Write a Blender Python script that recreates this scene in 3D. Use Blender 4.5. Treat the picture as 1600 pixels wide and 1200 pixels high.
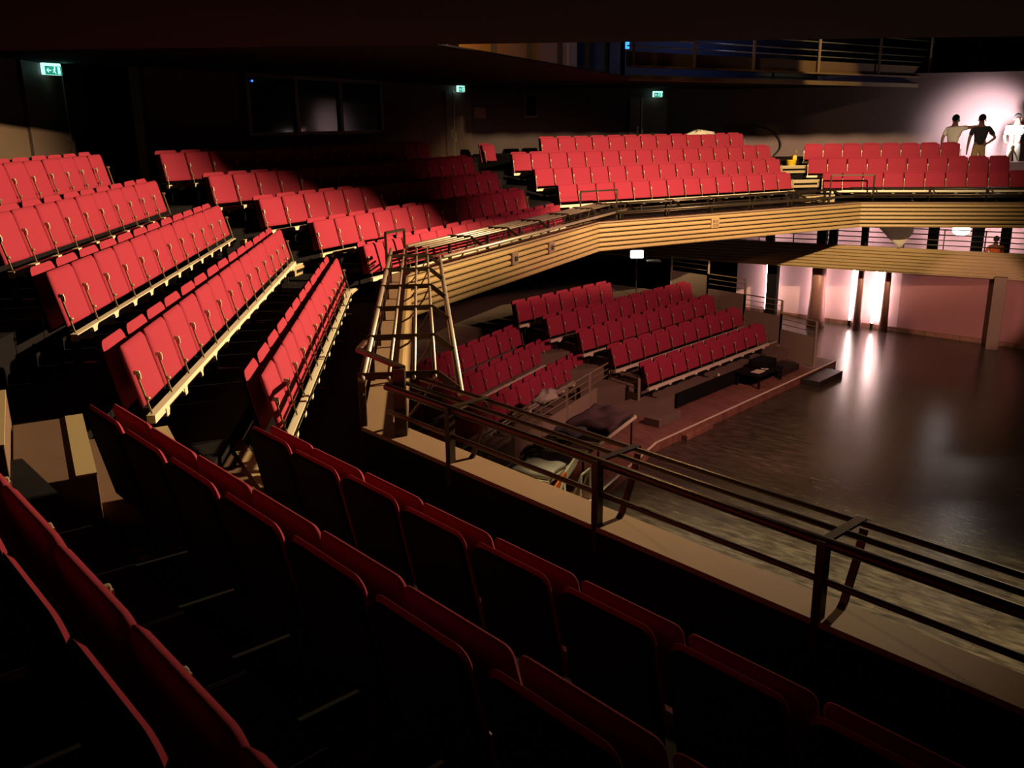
import bpy, bmesh, math, random
from mathutils import Vector, Matrix
random.seed(7)
for o in list(bpy.data.objects): bpy.data.objects.remove(o)
C = bpy.context.scene.collection
SC = bpy.context.scene
R = math.radians
Z0 = 6.0                       # stage floor is z=0, the eye is 6 m above it

# ------------------------------------------------------------------ camera, world, lights, exposure
cam = bpy.data.cameras.new('camera'); co = bpy.data.objects.new('camera', cam); C.objects.link(co)
cam.sensor_fit = 'HORIZONTAL'; cam.sensor_width = 36.0; cam.lens = 36.0 * 1400 / 1600
cam.clip_start = 0.05; cam.clip_end = 200
_p, _r = R(16.11), R(0.8)
co.matrix_world = Matrix.Translation((0, 0, Z0)) @ Matrix.Rotation(R(90) - _p, 4, 'X') @ Matrix.Rotation(-_r, 4, 'Z')
SC.camera = co
SC.view_settings.view_transform = 'Standard'; SC.view_settings.look = 'None'
SC.view_settings.gamma = 1; SC.view_settings.exposure = 0.0; SC.view_settings.use_curve_mapping = False
w = bpy.data.worlds.new('world'); SC.world = w; w.use_nodes = True
w.node_tree.nodes['Background'].inputs[0].default_value = (0.5, 0.3, 0.6, 1)
w.node_tree.nodes['Background'].inputs[1].default_value = 0.0003

def light(name, kind, loc, power, col, to=None, **kw):
    l = bpy.data.lights.new(name, kind); l.energy = power; l.color = col
    for k, v in kw.items(): setattr(l, k, v)
    o = bpy.data.objects.new(name, l); C.objects.link(o); o.location = (loc[0], loc[1], loc[2] + Z0)
    if to:
        d = Vector((to[0], to[1], to[2] + Z0)) - o.location
        o.rotation_euler = d.to_track_quat('-Z', 'Y').to_euler()
    return o
WARM = (1.0, 0.70, 0.38)
LAMP = (8.4, 11.2, 2.4)
light('stage_floodlight', 'SPOT', LAMP, 17500, WARM, (-0.17, 16.35, 1.4), spot_size=R(165), spot_blend=0.40, shadow_soft_size=0.07)
light('lower_house_light', 'SPOT', (7.6, 11.4, 0.9), 2600, (1.0, 0.44, 0.38), (3.2, 19.5, -4.9), spot_size=R(66), spot_blend=0.6, shadow_soft_size=0.3)
light('added_wall_spot', 'SPOT', (9.0, 12.5, -2.0), 3600, (1.0, 0.56, 0.42), (12.75, 24.6, -4.95), spot_size=R(15), spot_blend=0.5, shadow_soft_size=0.1)  # extra spot added to brighten the rose stage wall
light('grid_downlight', 'SPOT', (3.4, 10.4, 7.5), 17000, (1.0, 0.80, 0.48), (3.2, 9.6, -6.0), spot_size=R(42), spot_blend=0.8, shadow_soft_size=0.4)

# ------------------------------------------------------------------ materials
def mat(name, col, rough=0.6, metal=0.0, noise=None, bump=0.0, scale=20.0, emit=None, estr=0.0, sheen=0.0, spec=0.5, stretch=None, coat=0.0):
    if not emit and max(col) > 0.05:
        col = tuple(c * 0.66 for c in col); noise = tuple(c * 0.66 for c in noise) if noise else None
    m = bpy.data.materials.new(name); m.use_nodes = True; nt = m.node_tree; b = nt.nodes['Principled BSDF']
    b.inputs['Base Color'].default_value = (*col, 1); b.inputs['Roughness'].default_value = rough; b.inputs['Metallic'].default_value = metal
    b.inputs['Specular IOR Level'].default_value = spec
    if sheen: b.inputs['Sheen Weight'].default_value = sheen; b.inputs['Sheen Roughness'].default_value = 0.4; b.inputs['Sheen Tint'].default_value = (1, 0.25, 0.2, 1)
    if coat: b.inputs['Coat Weight'].default_value = coat; b.inputs['Coat Roughness'].default_value = 0.15
    if emit: b.inputs['Emission Color'].default_value = (*emit, 1); b.inputs['Emission Strength'].default_value = estr
    if noise or bump:
        tc = nt.nodes.new('ShaderNodeTexCoord'); mp = nt.nodes.new('ShaderNodeMapping'); nt.links.new(tc.outputs['Object'], mp.inputs[0])
        if stretch: mp.inputs['Scale'].default_value = stretch
        n = nt.nodes.new('ShaderNodeTexNoise'); n.inputs['Scale'].default_value = scale; n.inputs['Detail'].default_value = 4; nt.links.new(mp.outputs[0], n.inputs['Vector'])
        if noise:
            mx = nt.nodes.new('ShaderNodeMix'); mx.data_type = 'RGBA'; mx.inputs[6].default_value = (*col, 1); mx.inputs[7].default_value = (*noise, 1)
            nt.links.new(n.outputs['Fac'], mx.inputs[0]); nt.links.new(mx.outputs[2], b.inputs['Base Color'])
        if bump:
            bp = nt.nodes.new('ShaderNodeBump'); bp.inputs['Strength'].default_value = bump; bp.inputs['Distance'].default_value = 0.01
            nt.links.new(n.outputs['Fac'], bp.inputs['Height']); nt.links.new(bp.outputs[0], b.inputs['Normal'])
    return m
def plank_mat(name, c1, c2, rough, rot, length=1.6, width=0.12, rv=0.12, mottle=(0.55, 1.9)):
    m = bpy.data.materials.new(name); m.use_nodes = True; nt = m.node_tree; b = nt.nodes['Principled BSDF']
    tc = nt.nodes.new('ShaderNodeTexCoord'); mp = nt.nodes.new('ShaderNodeMapping'); nt.links.new(tc.outputs['Object'], mp.inputs[0])
    mp.inputs['Rotation'].default_value = (0, 0, rot)
    br = nt.nodes.new('ShaderNodeTexBrick'); br.inputs['Scale'].default_value = 1.0; br.inputs['Brick Width'].default_value = length; br.inputs['Row Height'].default_value = width
    br.inputs['Mortar Size'].default_value = 0.003; br.inputs['Color1'].default_value = (*c1, 1); br.inputs['Color2'].default_value = (*c2, 1)
    br.inputs['Mortar'].default_value = (c1[0]*.3, c1[1]*.3, c1[2]*.3, 1)
    nt.links.new(mp.outputs[0], br.inputs['Vector'])
    wn = nt.nodes.new('ShaderNodeTexNoise'); wn.inputs['Scale'].default_value = 3.2; wn.inputs['Detail'].default_value = 8; wm = nt.nodes.new('ShaderNodeMapping'); wm.inputs['Scale'].default_value = (1, 3.5, 1)  # stretched noise mottles the board colour
    nt.links.new(mp.outputs[0], wm.inputs[0]); nt.links.new(wm.outputs[0], wn.inputs['Vector'])
    wr_ = nt.nodes.new('ShaderNodeMapRange'); wr_.inputs['From Min'].default_value = 0.35; wr_.inputs['From Max'].default_value = 0.68; wr_.inputs['To Min'].default_value = mottle[0]; wr_.inputs['To Max'].default_value = mottle[1]
    nt.links.new(wn.outputs['Fac'], wr_.inputs['Value'])
    vm = nt.nodes.new('ShaderNodeVectorMath'); vm.operation = 'SCALE'; nt.links.new(br.outputs['Color'], vm.inputs[0]); nt.links.new(wr_.outputs[0], vm.inputs['Scale']); nt.links.new(vm.outputs[0], b.inputs['Base Color'])
    n = nt.nodes.new('ShaderNodeTexNoise'); n.inputs['Scale'].default_value = 1.7; n.inputs['Detail'].default_value = 6; nt.links.new(mp.outputs[0], n.inputs['Vector'])
    mr = nt.nodes.new('ShaderNodeMapRange'); mr.inputs['To Min'].default_value = rough - rv; mr.inputs['To Max'].default_value = rough + rv
    nt.links.new(n.outputs['Fac'], mr.inputs['Value']); nt.links.new(mr.outputs[0], b.inputs['Roughness'])
    bp = nt.nodes.new('ShaderNodeBump'); bp.inputs['Strength'].default_value = 0.15; bp.inputs['Distance'].default_value = 0.01
    nt.links.new(br.outputs['Fac'], bp.inputs['Height']); bp.invert = True; nt.links.new(bp.outputs[0], b.inputs['Normal'])
    return m
M = dict(
    velvet=mat('red_velvet', (0.45, 0.040, 0.076), 0.85, noise=(0.39, 0.032, 0.064), scale=60, bump=0.15, sheen=0.12, spec=0.15),
    cream=mat('cream_painted_steel', (0.92, 0.84, 0.60), 0.5),
    bracket=mat('worn_seat_bracket', (0.45, 0.36, 0.20), 0.4, metal=0.3),
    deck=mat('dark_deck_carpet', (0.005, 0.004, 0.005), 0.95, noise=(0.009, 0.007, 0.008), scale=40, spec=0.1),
    aisle=mat('brown_plywood_deck', (0.20, 0.11, 0.06), 0.8, noise=(0.15, 0.08, 0.045), scale=9),
    step=mat('pale_step_nosing', (0.55, 0.42, 0.22), 0.6),
    hook=mat('pale_arm_hook', (0.80, 0.72, 0.52), 0.4, metal=0.2),
    black=mat('matt_black_paint', (0.006, 0.005, 0.006), 0.95, spec=0.1),
    blackm=mat('black_steel', (0.03, 0.025, 0.022), 0.42, metal=0.3),
    rail=mat('dark_bronze_rail', (0.55, 0.44, 0.33), 0.40, metal=0.6),
    railblack=mat('dark_rail_steel', (0.05, 0.035, 0.022), 0.35, metal=0.6),
    wood=mat('oak_fascia', (0.50, 0.34, 0.15), 0.5, noise=(0.40, 0.26, 0.11), scale=6, stretch=(1, 1, 12)),
    sill=mat('brown_sill_board', (0.32, 0.20, 0.11), 0.6, noise=(0.26, 0.16, 0.09), scale=5),
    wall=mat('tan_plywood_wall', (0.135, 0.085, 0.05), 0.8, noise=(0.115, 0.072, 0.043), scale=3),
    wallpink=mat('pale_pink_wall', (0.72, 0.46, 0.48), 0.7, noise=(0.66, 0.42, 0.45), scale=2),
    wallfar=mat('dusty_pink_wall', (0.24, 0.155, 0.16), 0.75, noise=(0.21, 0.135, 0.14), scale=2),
    door=mat('brown_door', (0.12, 0.08, 0.06), 0.6),
    metal=mat('bright_metal', (0.75, 0.68, 0.5), 0.3, metal=0.8),
    column=mat('pink_column', (0.50, 0.22, 0.20), 0.45),
    colbrown=mat('brown_pillar', (0.22, 0.13, 0.09), 0.6),
    stage=plank_mat('dark_stage_boards', (0.032, 0.026, 0.019), (0.046, 0.037, 0.025), 0.26, R(43), 2.4, 0.16, 0.03),
    platform=plank_mat('brown_platform_boards', (0.20, 0.088, 0.056), (0.16, 0.068, 0.043), 0.5, R(60), 1.8, 0.14, mottle=(0.8, 1.25)),
    lowdeck=mat('grey_brown_deck', (0.21, 0.15, 0.10), 0.8, noise=(0.17, 0.12, 0.08), scale=12),
    fence=mat('grey_fence_panel', (0.36, 0.29, 0.19), 0.7, noise=(0.32, 0.25, 0.165), scale=4),
    glass=mat('dark_booth_glass', (0.008, 0.01, 0.012), 0.06, spec=0.3),
    glassg=mat('gallery_glass', (0.03, 0.035, 0.05), 0.12, spec=0.8),
    gallery=mat('gallery_edge_wood', (0.30, 0.20, 0.12), 0.6),
    white=mat('white_cloth', (0.85, 0.78, 0.62), 0.8, bump=0.3, scale=12),
    whiteclothes=mat('white_cotton', (0.80, 0.76, 0.70), 0.9),
    navy=mat('navy_cotton', (0.012, 0.012, 0.022), 0.9),
    khaki=mat('khaki_cotton', (0.55, 0.38, 0.2), 0.9),
    skin=mat('skin', (0.30, 0.13, 0.08), 0.6),
    hair=mat('dark_hair', (0.01, 0.008, 0.008), 0.7),
    orangecloth=mat('orange_fleece', (0.9, 0.16, 0.03), 0.9),
    orange=mat('orange_plastic', (0.85, 0.18, 0.03), 0.5),
    yellow=mat('yellow_plastic', (0.9, 0.62, 0.02), 0.4),
    paper=mat('white_paper', (0.80, 0.72, 0.52), 0.8),
    cable=mat('black_rubber', (0.01, 0.01, 0.01), 0.6),
    grey=mat('blue_grey_tarpaulin', (0.16, 0.17, 0.21), 0.6, bump=0.4, scale=10),
    brown=mat('brown_folded_drape', (0.10, 0.055, 0.055), 0.9, bump=0.6, scale=7),
    plastic=mat('crinkled_clear_plastic', (0.6, 0.55, 0.42), 0.2, bump=0.9, scale=30),
    tube=mat('white_tube_glow', (1, 1, 1), 0.5, emit=(1.0, 0.72, 0.66), estr=32.0),
    lamp=mat('white_lamp_glow', (1, 1, 1), 0.5, emit=(1.0, 0.90, 0.80), estr=14.0),
    globe=mat('white_globe_glow', (1, 1, 1), 0.5, emit=(1.0, 0.9, 0.88), estr=5.0),
    amber=mat('amber_wall', (0.80, 0.36, 0.07), 0.8),
    green=mat('green_exit_face', (0.01, 0.30, 0.20), 0.4, emit=(0.02, 0.45, 0.30), estr=0.6),
    greenwhite=mat('exit_pictogram_white', (0.9, 1, 0.95), 0.4, emit=(0.5, 1.0, 0.85), estr=1.3),
    blue=mat('blue_indicator', (0, 0.1, 1), 0.4, emit=(0.02, 0.12, 1.0), estr=4.0),
    bluebox=mat('blue_screen', (0, 0.3, 1), 0.4, emit=(0.05, 0.35, 1.0), estr=1.6),
)

# ------------------------------------------------------------------ mesh helpers
class MB:
    def __init__(s): s.bm = bmesh.new()
    def box(s, c, size, rz=0.0, rot=None, bevel=0.0):
        m = Matrix.Translation(c) @ (rot.to_4x4() if rot else Matrix.Rotation(rz, 4, 'Z')) @ Matrix.Diagonal((*size, 1))
        r = bmesh.ops.create_cube(s.bm, size=1.0, matrix=m)
        if bevel:
            es = list({e for v in r['verts'] for e in v.link_edges})
            bmesh.ops.bevel(s.bm, geom=es, offset=bevel, segments=2, affect='EDGES', profile=0.5)
        return s
    def bar(s, a, b, wd, ht=None, up=(0, 0, 1)):       # rectangular bar from a to b
        a, b = Vector(a), Vector(b); ht = ht or wd; d = b - a; L = d.length
        if L < 1e-6: return s
        x = d.normalized(); u = Vector(up)
        if abs(x.dot(u)) > 0.98: u = Vector((1, 0, 0))
        y = u.cross(x).normalized(); z = x.cross(y)
        m = Matrix((x, y, z)).transposed()
        return s.box((a + b) / 2, (L, wd, ht), rot=m)
    def tube(s, pts, r, seg=8, r2=None):
        pts = [Vector(p) for p in pts]; n = len(pts); rings = []
        up = Vector((0, 0, 1))
        for i, p in enumerate(pts):
            t = (pts[min(i + 1, n - 1)] - pts[max(i - 1, 0)]).normalized()
            u = up if abs(t.dot(up)) < 0.95 else Vector((1, 0, 0))
            a = u.cross(t).normalized(); b = t.cross(a)
            rr = r if r2 is None else r + (r2 - r) * i / (n - 1)
            rings.append([s.bm.verts.new(p + (a * math.cos(k * 2 * math.pi / seg) + b * math.sin(k * 2 * math.pi / seg)) * rr) for k in range(seg)])
        for i in range(n - 1):
            for k in range(seg): s.bm.faces.new((rings[i][k], rings[i][(k + 1) % seg], rings[i + 1][(k + 1) % seg], rings[i + 1][k]))
        s.bm.faces.new(rings[0][::-1]); s.bm.faces.new(rings[-1]); return s
    def lathe(s, c, prof, seg=24):
        c = Vector(c); rings = []
        for (r, z) in prof: rings.append([s.bm.verts.new(c + Vector((r * math.cos(k * 2 * math.pi / seg), r * math.sin(k * 2 * math.pi / seg), z))) for k in range(seg)])
        for i in range(len(prof) - 1):
            for k in range(seg): s.bm.faces.new((rings[i][k], rings[i][(k + 1) % seg], rings[i + 1][(k + 1) % seg], rings[i + 1][k]))
        s.bm.faces.new(rings[0][::-1]); s.bm.faces.new(rings[-1]); return s
    def prism(s, poly, z0, z1):
        a = [s.bm.verts.new((x, y, z0)) for x, y in poly]; b = [s.bm.verts.new((x, y, z1)) for x, y in poly]; n = len(poly)
        for i in range(n): s.bm.faces.new((a[i], a[(i + 1) % n], b[(i + 1) % n], b[i]))
        s.bm.faces.new(a[::-1]); s.bm.faces.new(b); return s
    def build(s, name, m, parent=None, smooth=False):
        bmesh.ops.recalc_face_normals(s.bm, faces=s.bm.faces)
        me = bpy.data.meshes.new(name); s.bm.to_mesh(me); s.bm.free()
        if isinstance(m, str): m = M[m]
        me.materials.append(m)
        if smooth:
            for p in me.polygons: p.use_smooth = True
        o = bpy.data.objects.new(name, me); C.objects.link(o)
        if parent: o.parent = parent
        return o
def tag(o, label=None, cat=None, group=None, kind=None):
    if label: o['label'] = label
    if cat: o['category'] = cat
    if group: o['group'] = group
    if kind: o['kind'] = kind
    return o
def empty(name, loc=(0, 0, 0), rz=0.0, label=None, cat=None, group=None):
    o = bpy.data.objects.new(name, None); C.objects.link(o); o.empty_display_size = 0.1
    o.location = loc; o.rotation_euler = (0, 0, rz); return tag(o, label, cat, group)
def copy_tree(o, parent=None):
    c = o.copy(); C.objects.link(c); c.parent = parent
    for ch in list(o.children): copy_tree(ch, c)
    return c
def axes(az):
    a = R(az); return Vector((math.sin(a), math.cos(a))), Vector((math.cos(a), -math.sin(a)))
def P(az, n, t, z):           # point on a section: n towards the stage, t along the row, z relative to the eye
    d, nn = axes(az); q = d * t + nn * n; return Vector((q.x, q.y, z + Z0))
def meet(az1, n1, az2, n2):   # where two section lines cross
    d1, m1 = axes(az1); d2, m2 = axes(az2); det = m1.x * m2.y - m1.y * m2.x
    return ((n1 * m2.y - n2 * m1.y) / det, (m1.x * n2 - m2.x * n1) / det)
def abox(mb, az, n0, n1, t0, t1, z0, z1, bevel=0.0):
    c = (P(az, n0, t0, z0) + P(az, n1, t1, z1)) / 2
    return mb.box(c, (abs(n1 - n0), abs(t1 - t0), abs(z1 - z0)), rz=-R(az), bevel=bevel)
def endcut(az, n, t):
    p = P(az, n, t, 0); return (p.x, p.y)
ORD = ['zeroth', 'first', 'second', 'third', 'fourth', 'fifth', 'sixth', 'seventh', 'eighth', 'ninth', 'tenth', 'eleventh', 'twelfth', 'thirteenth', 'fourteenth', 'fifteenth', 'sixteenth', 'seventeenth', 'eighteenth', 'nineteenth', 'twentieth']

# ------------------------------------------------------------------ sections of the upper balcony
ZB = -2.067
#       az, n0, tread, rise, z offset, seat pitch, rail line n
S = {1: (-41.55, 2.36, 0.858, 0.345, -0.036, 0.500, 3.29),
     2: (-5.46, -1.032, 0.80, 0.345, -0.082, 0.500, -0.48),
     3: (26.73, -7.66, 0.792, 0.328, -0.042, 0.510, -7.44),
     4: (61.04, -18.08, 0.792, 0.342, 0.254, 0.536, -16.72),
     5: (100.19, -26.27, 0.792, 0.352, 0.239, 0.531, -25.46)}
SILL = -2.081; RAILZ = -1.722
def deckz(s, k): return ZB + S[s][4] + S[s][3] * k - 0.30
def rown(s, k): return S[s][1] - S[s][2] * k

# tiers: every section is one stepped deck with mitred ends
NL = {1: 5, 2: 5, 3: 5, 4: 4, 5: 3}
WALLN = {1: -3.9, 2: -5.7, 3: -12.25, 4: -22.6, 5: -30.5}
for s in (1, 2, 3, 4, 5):
    az, n0, T, RR, zo, sp, rn = S[s]
    mb = MB()
    for k in range(NL[s] + 1):
        front = rn + 0.02 if k == 0 else rown(s, k) + 0.40
        back = rown(s, k) - 0.40 + 0.001 if k < NL[s] else WALLN[s]
        if k == NL[s]: front = rown(s, k) + 0.40
        def corner(side, nn_, kk, isfront):
            o = s + side
            if o < 1 or o > 5: return endcut(az, nn_, 12.5 if side > 0 else -7)
            if kk > NL[o] or (kk == NL[s] and not isfront): on = WALLN[o] if not isfront else min(rown(o, min(kk, NL[o])) + 0.40, 99)
            elif kk == 0 and isfront: on = S[o][6] + 0.02
            else: on = rown(o, kk) + 0.40 if isfront else rown(o, kk) - 0.40
            return meet(az, nn_, S[o][0], on)
        f0 = corner(-1, front, k, True); f1 = corner(1, front, k, True)
        b0 = corner(-1, back, k, False); b1 = corner(1, back, k, False)
        top = deckz(s, k)
        if s == 5 and k >= 2:
            f1 = endcut(az, front, 8.15); b1 = endcut(az, back, 8.15)
        mb.prism([f0, f1, b1, b0], -2.72 + Z0, top + Z0)
    if s == 5:
        top = deckz(5, 1); mb.prism([endcut(az, rown(5, 1) - 0.40, 8.15), endcut(az, rown(5, 1) - 0.40, 12.5), endcut(az, WALLN[5], 12.5), endcut(az, WALLN[5], 8.15)], -2.72 + Z0, top + Z0)
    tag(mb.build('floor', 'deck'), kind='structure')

# ------------------------------------------------------------------ theatre seat
def rpanel(mb, cx, w, z0, z1, th, lean, rad=0.07, seg=5, bulge=0.012, wtop=1.0):
    # upholstered panel: rounded top corners, puffed faces; x = depth axis, y across, z up
    prof = []
    prof.append((-w / 2, z0)); prof.append((w / 2, z0))
    for i in range(seg + 1):
        a = i / seg * math.pi / 2; prof.append((w * wtop / 2 - rad + rad * math.cos(a), z1 - rad + rad * math.sin(a)))
    for i in range(seg + 1):
        a = math.pi / 2 + i / seg * math.pi / 2; prof.append((-w * wtop / 2 + rad + rad * math.cos(a), z1 - rad + rad * math.sin(a)))
    cy, cz = 0.0, (z0 + z1) / 2
    def ring(x, sc, dx=0.0):
        out = []
        for (y, z) in prof:
            yy = cy + (y - cy) * (1 - sc / (w / 2)); zz = cz + (z - cz) * (1 - sc / ((z1 - z0) / 2))
            out.append(mb.bm.verts.new((cx + x - lean * (zz - z0), yy, zz)))
        return out
    rs = [ring(-th / 2 - bulge, 0.05), ring(-th / 2, 0.016), ring(-th / 2 + 0.014, 0.0), ring(th / 2 - 0.014, 0.0), ring(th / 2, 0.016), ring(th / 2 + bulge, 0.05)]
    n = len(prof)
    for i in range(len(rs) - 1):
        for k in range(n): mb.bm.faces.new((rs[i][k], rs[i][(k + 1) % n], rs[i + 1][(k + 1) % n], rs[i + 1][k]))
    mb.bm.faces.new(rs[0][::-1]); mb.bm.faces.new(rs[-1])
def make_seat():
    root = empty('theatre_seat')
    mb = MB(); rpanel(mb, -0.060, 0.486, 0.045, 0.460, 0.036, 0.235, rad=0.035, bulge=0.006, wtop=0.985); mb.build('folded_seat', 'velvet', root, True)
    mb = MB(); rpanel(mb, -0.184, 0.446, 0.02, 0.494, 0.026, 0.20, rad=0.05, bulge=0.004, wtop=0.97); mb.build('backrest', 'velvet', root, True)
    mb = MB(); rpanel(mb, -0.205, 0.436, 0.0, 0.478, 0.010, 0.20, rad=0.05, bulge=0.003, wtop=0.97); mb.build('back_shade', 'black', root, True)  # black sheet added behind the backrest, standing in for its shade
    mb = MB(); mb.bar((-0.006, -0.25, 0.0), (-0.076, -0.25, 0.30), 0.009, 0.012)
    mb.lathe((-0.020, -0.25, 0.108), [(0.004, -0.014), (0.015, -0.008), (0.018, 0), (0.015, 0.008), (0.004, 0.014)], 10)
    sb = mb.build('side_bracket', 'bracket', root)
    mb = MB(); mb.box((-0.068, -0.25, 0.285), (0.04, 0.020, 0.026), bevel=0.005); mb.box((-0.050, -0.25, 0.262), (0.012, 0.018, 0.04)); mb.build('arm_hook', 'hook', sb)
    return root
PROTO = make_seat(); USED = [False]
def seat(az, n, t, z, pitch, label, group):
    o = PROTO if not USED[0] else copy_tree(PROTO); USED[0] = True
    o.location = P(az, n, t, z); o.rotation_euler = (random.uniform(-.006, .006), random.uniform(-.012, .012), -R(az)); o.scale = (1, pitch / 0.5, 1)
    tag(o, label, 'theatre seat', group)
    return o
def seat_row(az, n, z, t0, count, pitch, legz, rowname, block, frm, group, rev=False, skip=()):
    # the steel seat beam with its brackets
    bm_ = MB(); t1 = t0 + count * pitch
    abox(bm_, az, n - 0.035, n + 0.02, t0 - 0.03, t1 + 0.03, z - 0.06, z - 0.004)
    for i in range(count):
        abox(bm_, az, n - 0.03, n + 0.03, t0 + (i + .42) * pitch, t0 + (i + .58) * pitch, z - 0.095, z - 0.03, bevel=0.008)
    be = bm_.build('seat_rail', 'cream')
    tag(be, 'cream steel rail carrying the %s seat row of the %s' % (rowname, block), 'seat rail', 'seat rails under the rows')
    k = 0
    while True:
        t = t0 + min(k * 4 * pitch + 0.5 * pitch, count * pitch - 0.3 * pitch)
        lm = MB(); abox(lm, az, n - 0.14, n - 0.08, t - 0.02, t + 0.02, z - legz, z - 0.03); abox(lm, az, n - 0.22, n + 0.02, t - 0.03, t + 0.03, z - legz, z - legz + 0.012)
        lm.build('leg', 'blackm', be)
        if k * 4 * pitch + 0.5 * pitch >= count * pitch - 0.3 * pitch: break
        k += 1
    for i in range(count):
        if i in skip: continue
        num = (count - i) if rev else i + 1
        so = seat(az, n, t0 + (i + .5) * pitch, z, pitch, 'red tip-up seat, %s from %s in %s row of %s' % (ORD[num], frm, rowname, block), group)
        if i == count - 1:
            eb = MB(); eb.bar((-0.006, 0.25, 0.0), (-0.076, 0.25, 0.30), 0.009, 0.012); eb.box((-0.068, 0.25, 0.285), (0.04, 0.020, 0.026), bevel=0.005); eb.build('end_bracket', 'bracket', so)
ROWN = ['front', 'second', 'third', 'fourth', 'back']
def upper_row(s, k, t0, count, block, frm, rev=False, skip=()):
    az, n0, T, RR, zo, sp, rn = S[s]
    seat_row(az, rown(s, k), ZB + zo + RR * k, t0, count, sp, 0.30, ROWN[k], block, frm, '%s row of the %s' % (ROWN[k], block), rev, skip)
# near block, seen from behind
upper_row(1, 0, 0.12, 9, 'dark near block', 'the aisle', True)
upper_row(1, 1, 0.02, 9, 'dark near block', 'the aisle', True)
upper_row(1, 2, 0.74, 7, 'dark near block', 'the aisle', True)
# orange-lit block beside it
upper_row(2, 0, 6.28, 12, 'orange-lit block', 'the near aisle')
upper_row(2, 1, 5.86, 14, 'orange-lit block', 'the near aisle')
upper_row(2, 2, 6.88, 12, 'orange-lit block', 'the far aisle', True)
upper_row(2, 3, 7.85, 10, 'orange-lit block', 'the far aisle', True)
upper_row(2, 4, 9.70, 7, 'orange-lit block', 'the far aisle', True)
# half shaded block
for k, (t0, c) in enumerate([(10.74, 14), (10.62, 14), (10.39, 15), (10.22, 16), (10.08, 15)]):
    upper_row(3, k, t0, c, 'half-shaded block', 'the lit aisle')
# crimson block opposite
for k, (t0, c) in enumerate([(11.38, 14), (11.21, 15), (11.04, 16), (12.33, 13)]):
    upper_row(4, k, t0, c, 'crimson far block', 'the steps')
# block in front of the workers
for k, (t0, c) in enumerate([(4.02, 10), (3.72, 10), (3.69, 8)]):
    upper_row(5, k, t0, c, 'block before the workers', 'the steps')
# lone seat at the end of the shaded back row
seat(36, -14.35, 19.05, -0.93, 0.51, 'lone red tip-up seat standing in the dark gap between two blocks', 'lone seat')
PROTO_LONE = True

# ------------------------------------------------------------------ sill, fascia, guard rails
def seg_ends(s, n_off, default=(-7, 12.5)):
    az = S[s][0]; n = S[s][6] + n_off
    a = meet(az, n, S[s - 1][0], S[s - 1][6] + n_off) if s > 1 else None
    b = meet(az, n, S[s + 1][0], S[s + 1][6] + n_off) if s < 5 else None
    d, _ = axes(az)
    ta = Vector(a).dot(d) if a else default[0]; tb = Vector(b).dot(d) if b else default[1]
    return min(ta, tb), max(ta, tb)
def band(mb, s, na, nb, z0, z1):
    a0, a1 = seg_ends(s, na); b0, b1 = seg_ends(s, nb); az = S[s][0]; r = S[s][6]
    mb.prism([endcut(az, r + na, a0), endcut(az, r + na, a1), endcut(az, r + nb, b1), endcut(az, r + nb, b0)], z0 + Z0, z1 + Z0)
for s in (1, 2, 3, 4, 5):
    mb = MB(); band(mb, s, -0.02, 0.17, -2.72, SILL - 0.03); mb.build('wall_balcony', 'black')['kind'] = 'structure'
    mb = MB(); band(mb, s, -0.03, 0.20, SILL - 0.03, SILL); o = mb.build('sill', 'sill'); o.name = 'trim_%d' % s; o['kind'] = 'structure'
    # slatted timber facing
    mb = MB(); band(mb, s, 0.17, 0.19, -2.68, SILL - 0.032); mb.build('wall_balcony', 'black')['kind'] = 'structure'  # black backing puts groove shade into the colour between slats
    mb = MB()
    for k in range(6):
        z = SILL - 0.085 - k * 0.104
        az = S[s][0]; r = S[s][6]
        pr = [(0.19, z + 0.040), (0.232, z + 0.044), (0.256, z + 0.030), (0.264, z + 0.006), (0.258, z - 0.022), (0.232, z - 0.038), (0.19, z - 0.042)]
        e = [seg_ends(s, q[0]) for q in pr]; m_ = len(pr)
        A = [mb.bm.verts.new(P(az, r + q[0], e[i][0], q[1])) for i, q in enumerate(pr)]; B = [mb.bm.verts.new(P(az, r + q[0], e[i][1], q[1])) for i, q in enumerate(pr)]
        for i in range(m_): mb.bm.faces.new((A[i], A[(i + 1) % m_], B[(i + 1) % m_], B[i]))
        mb.bm.faces.new(A); mb.bm.faces.new(B[::-1])
    mb.build('trim_%d' % (s + 5), 'wood')['kind'] = 'structure'

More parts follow.
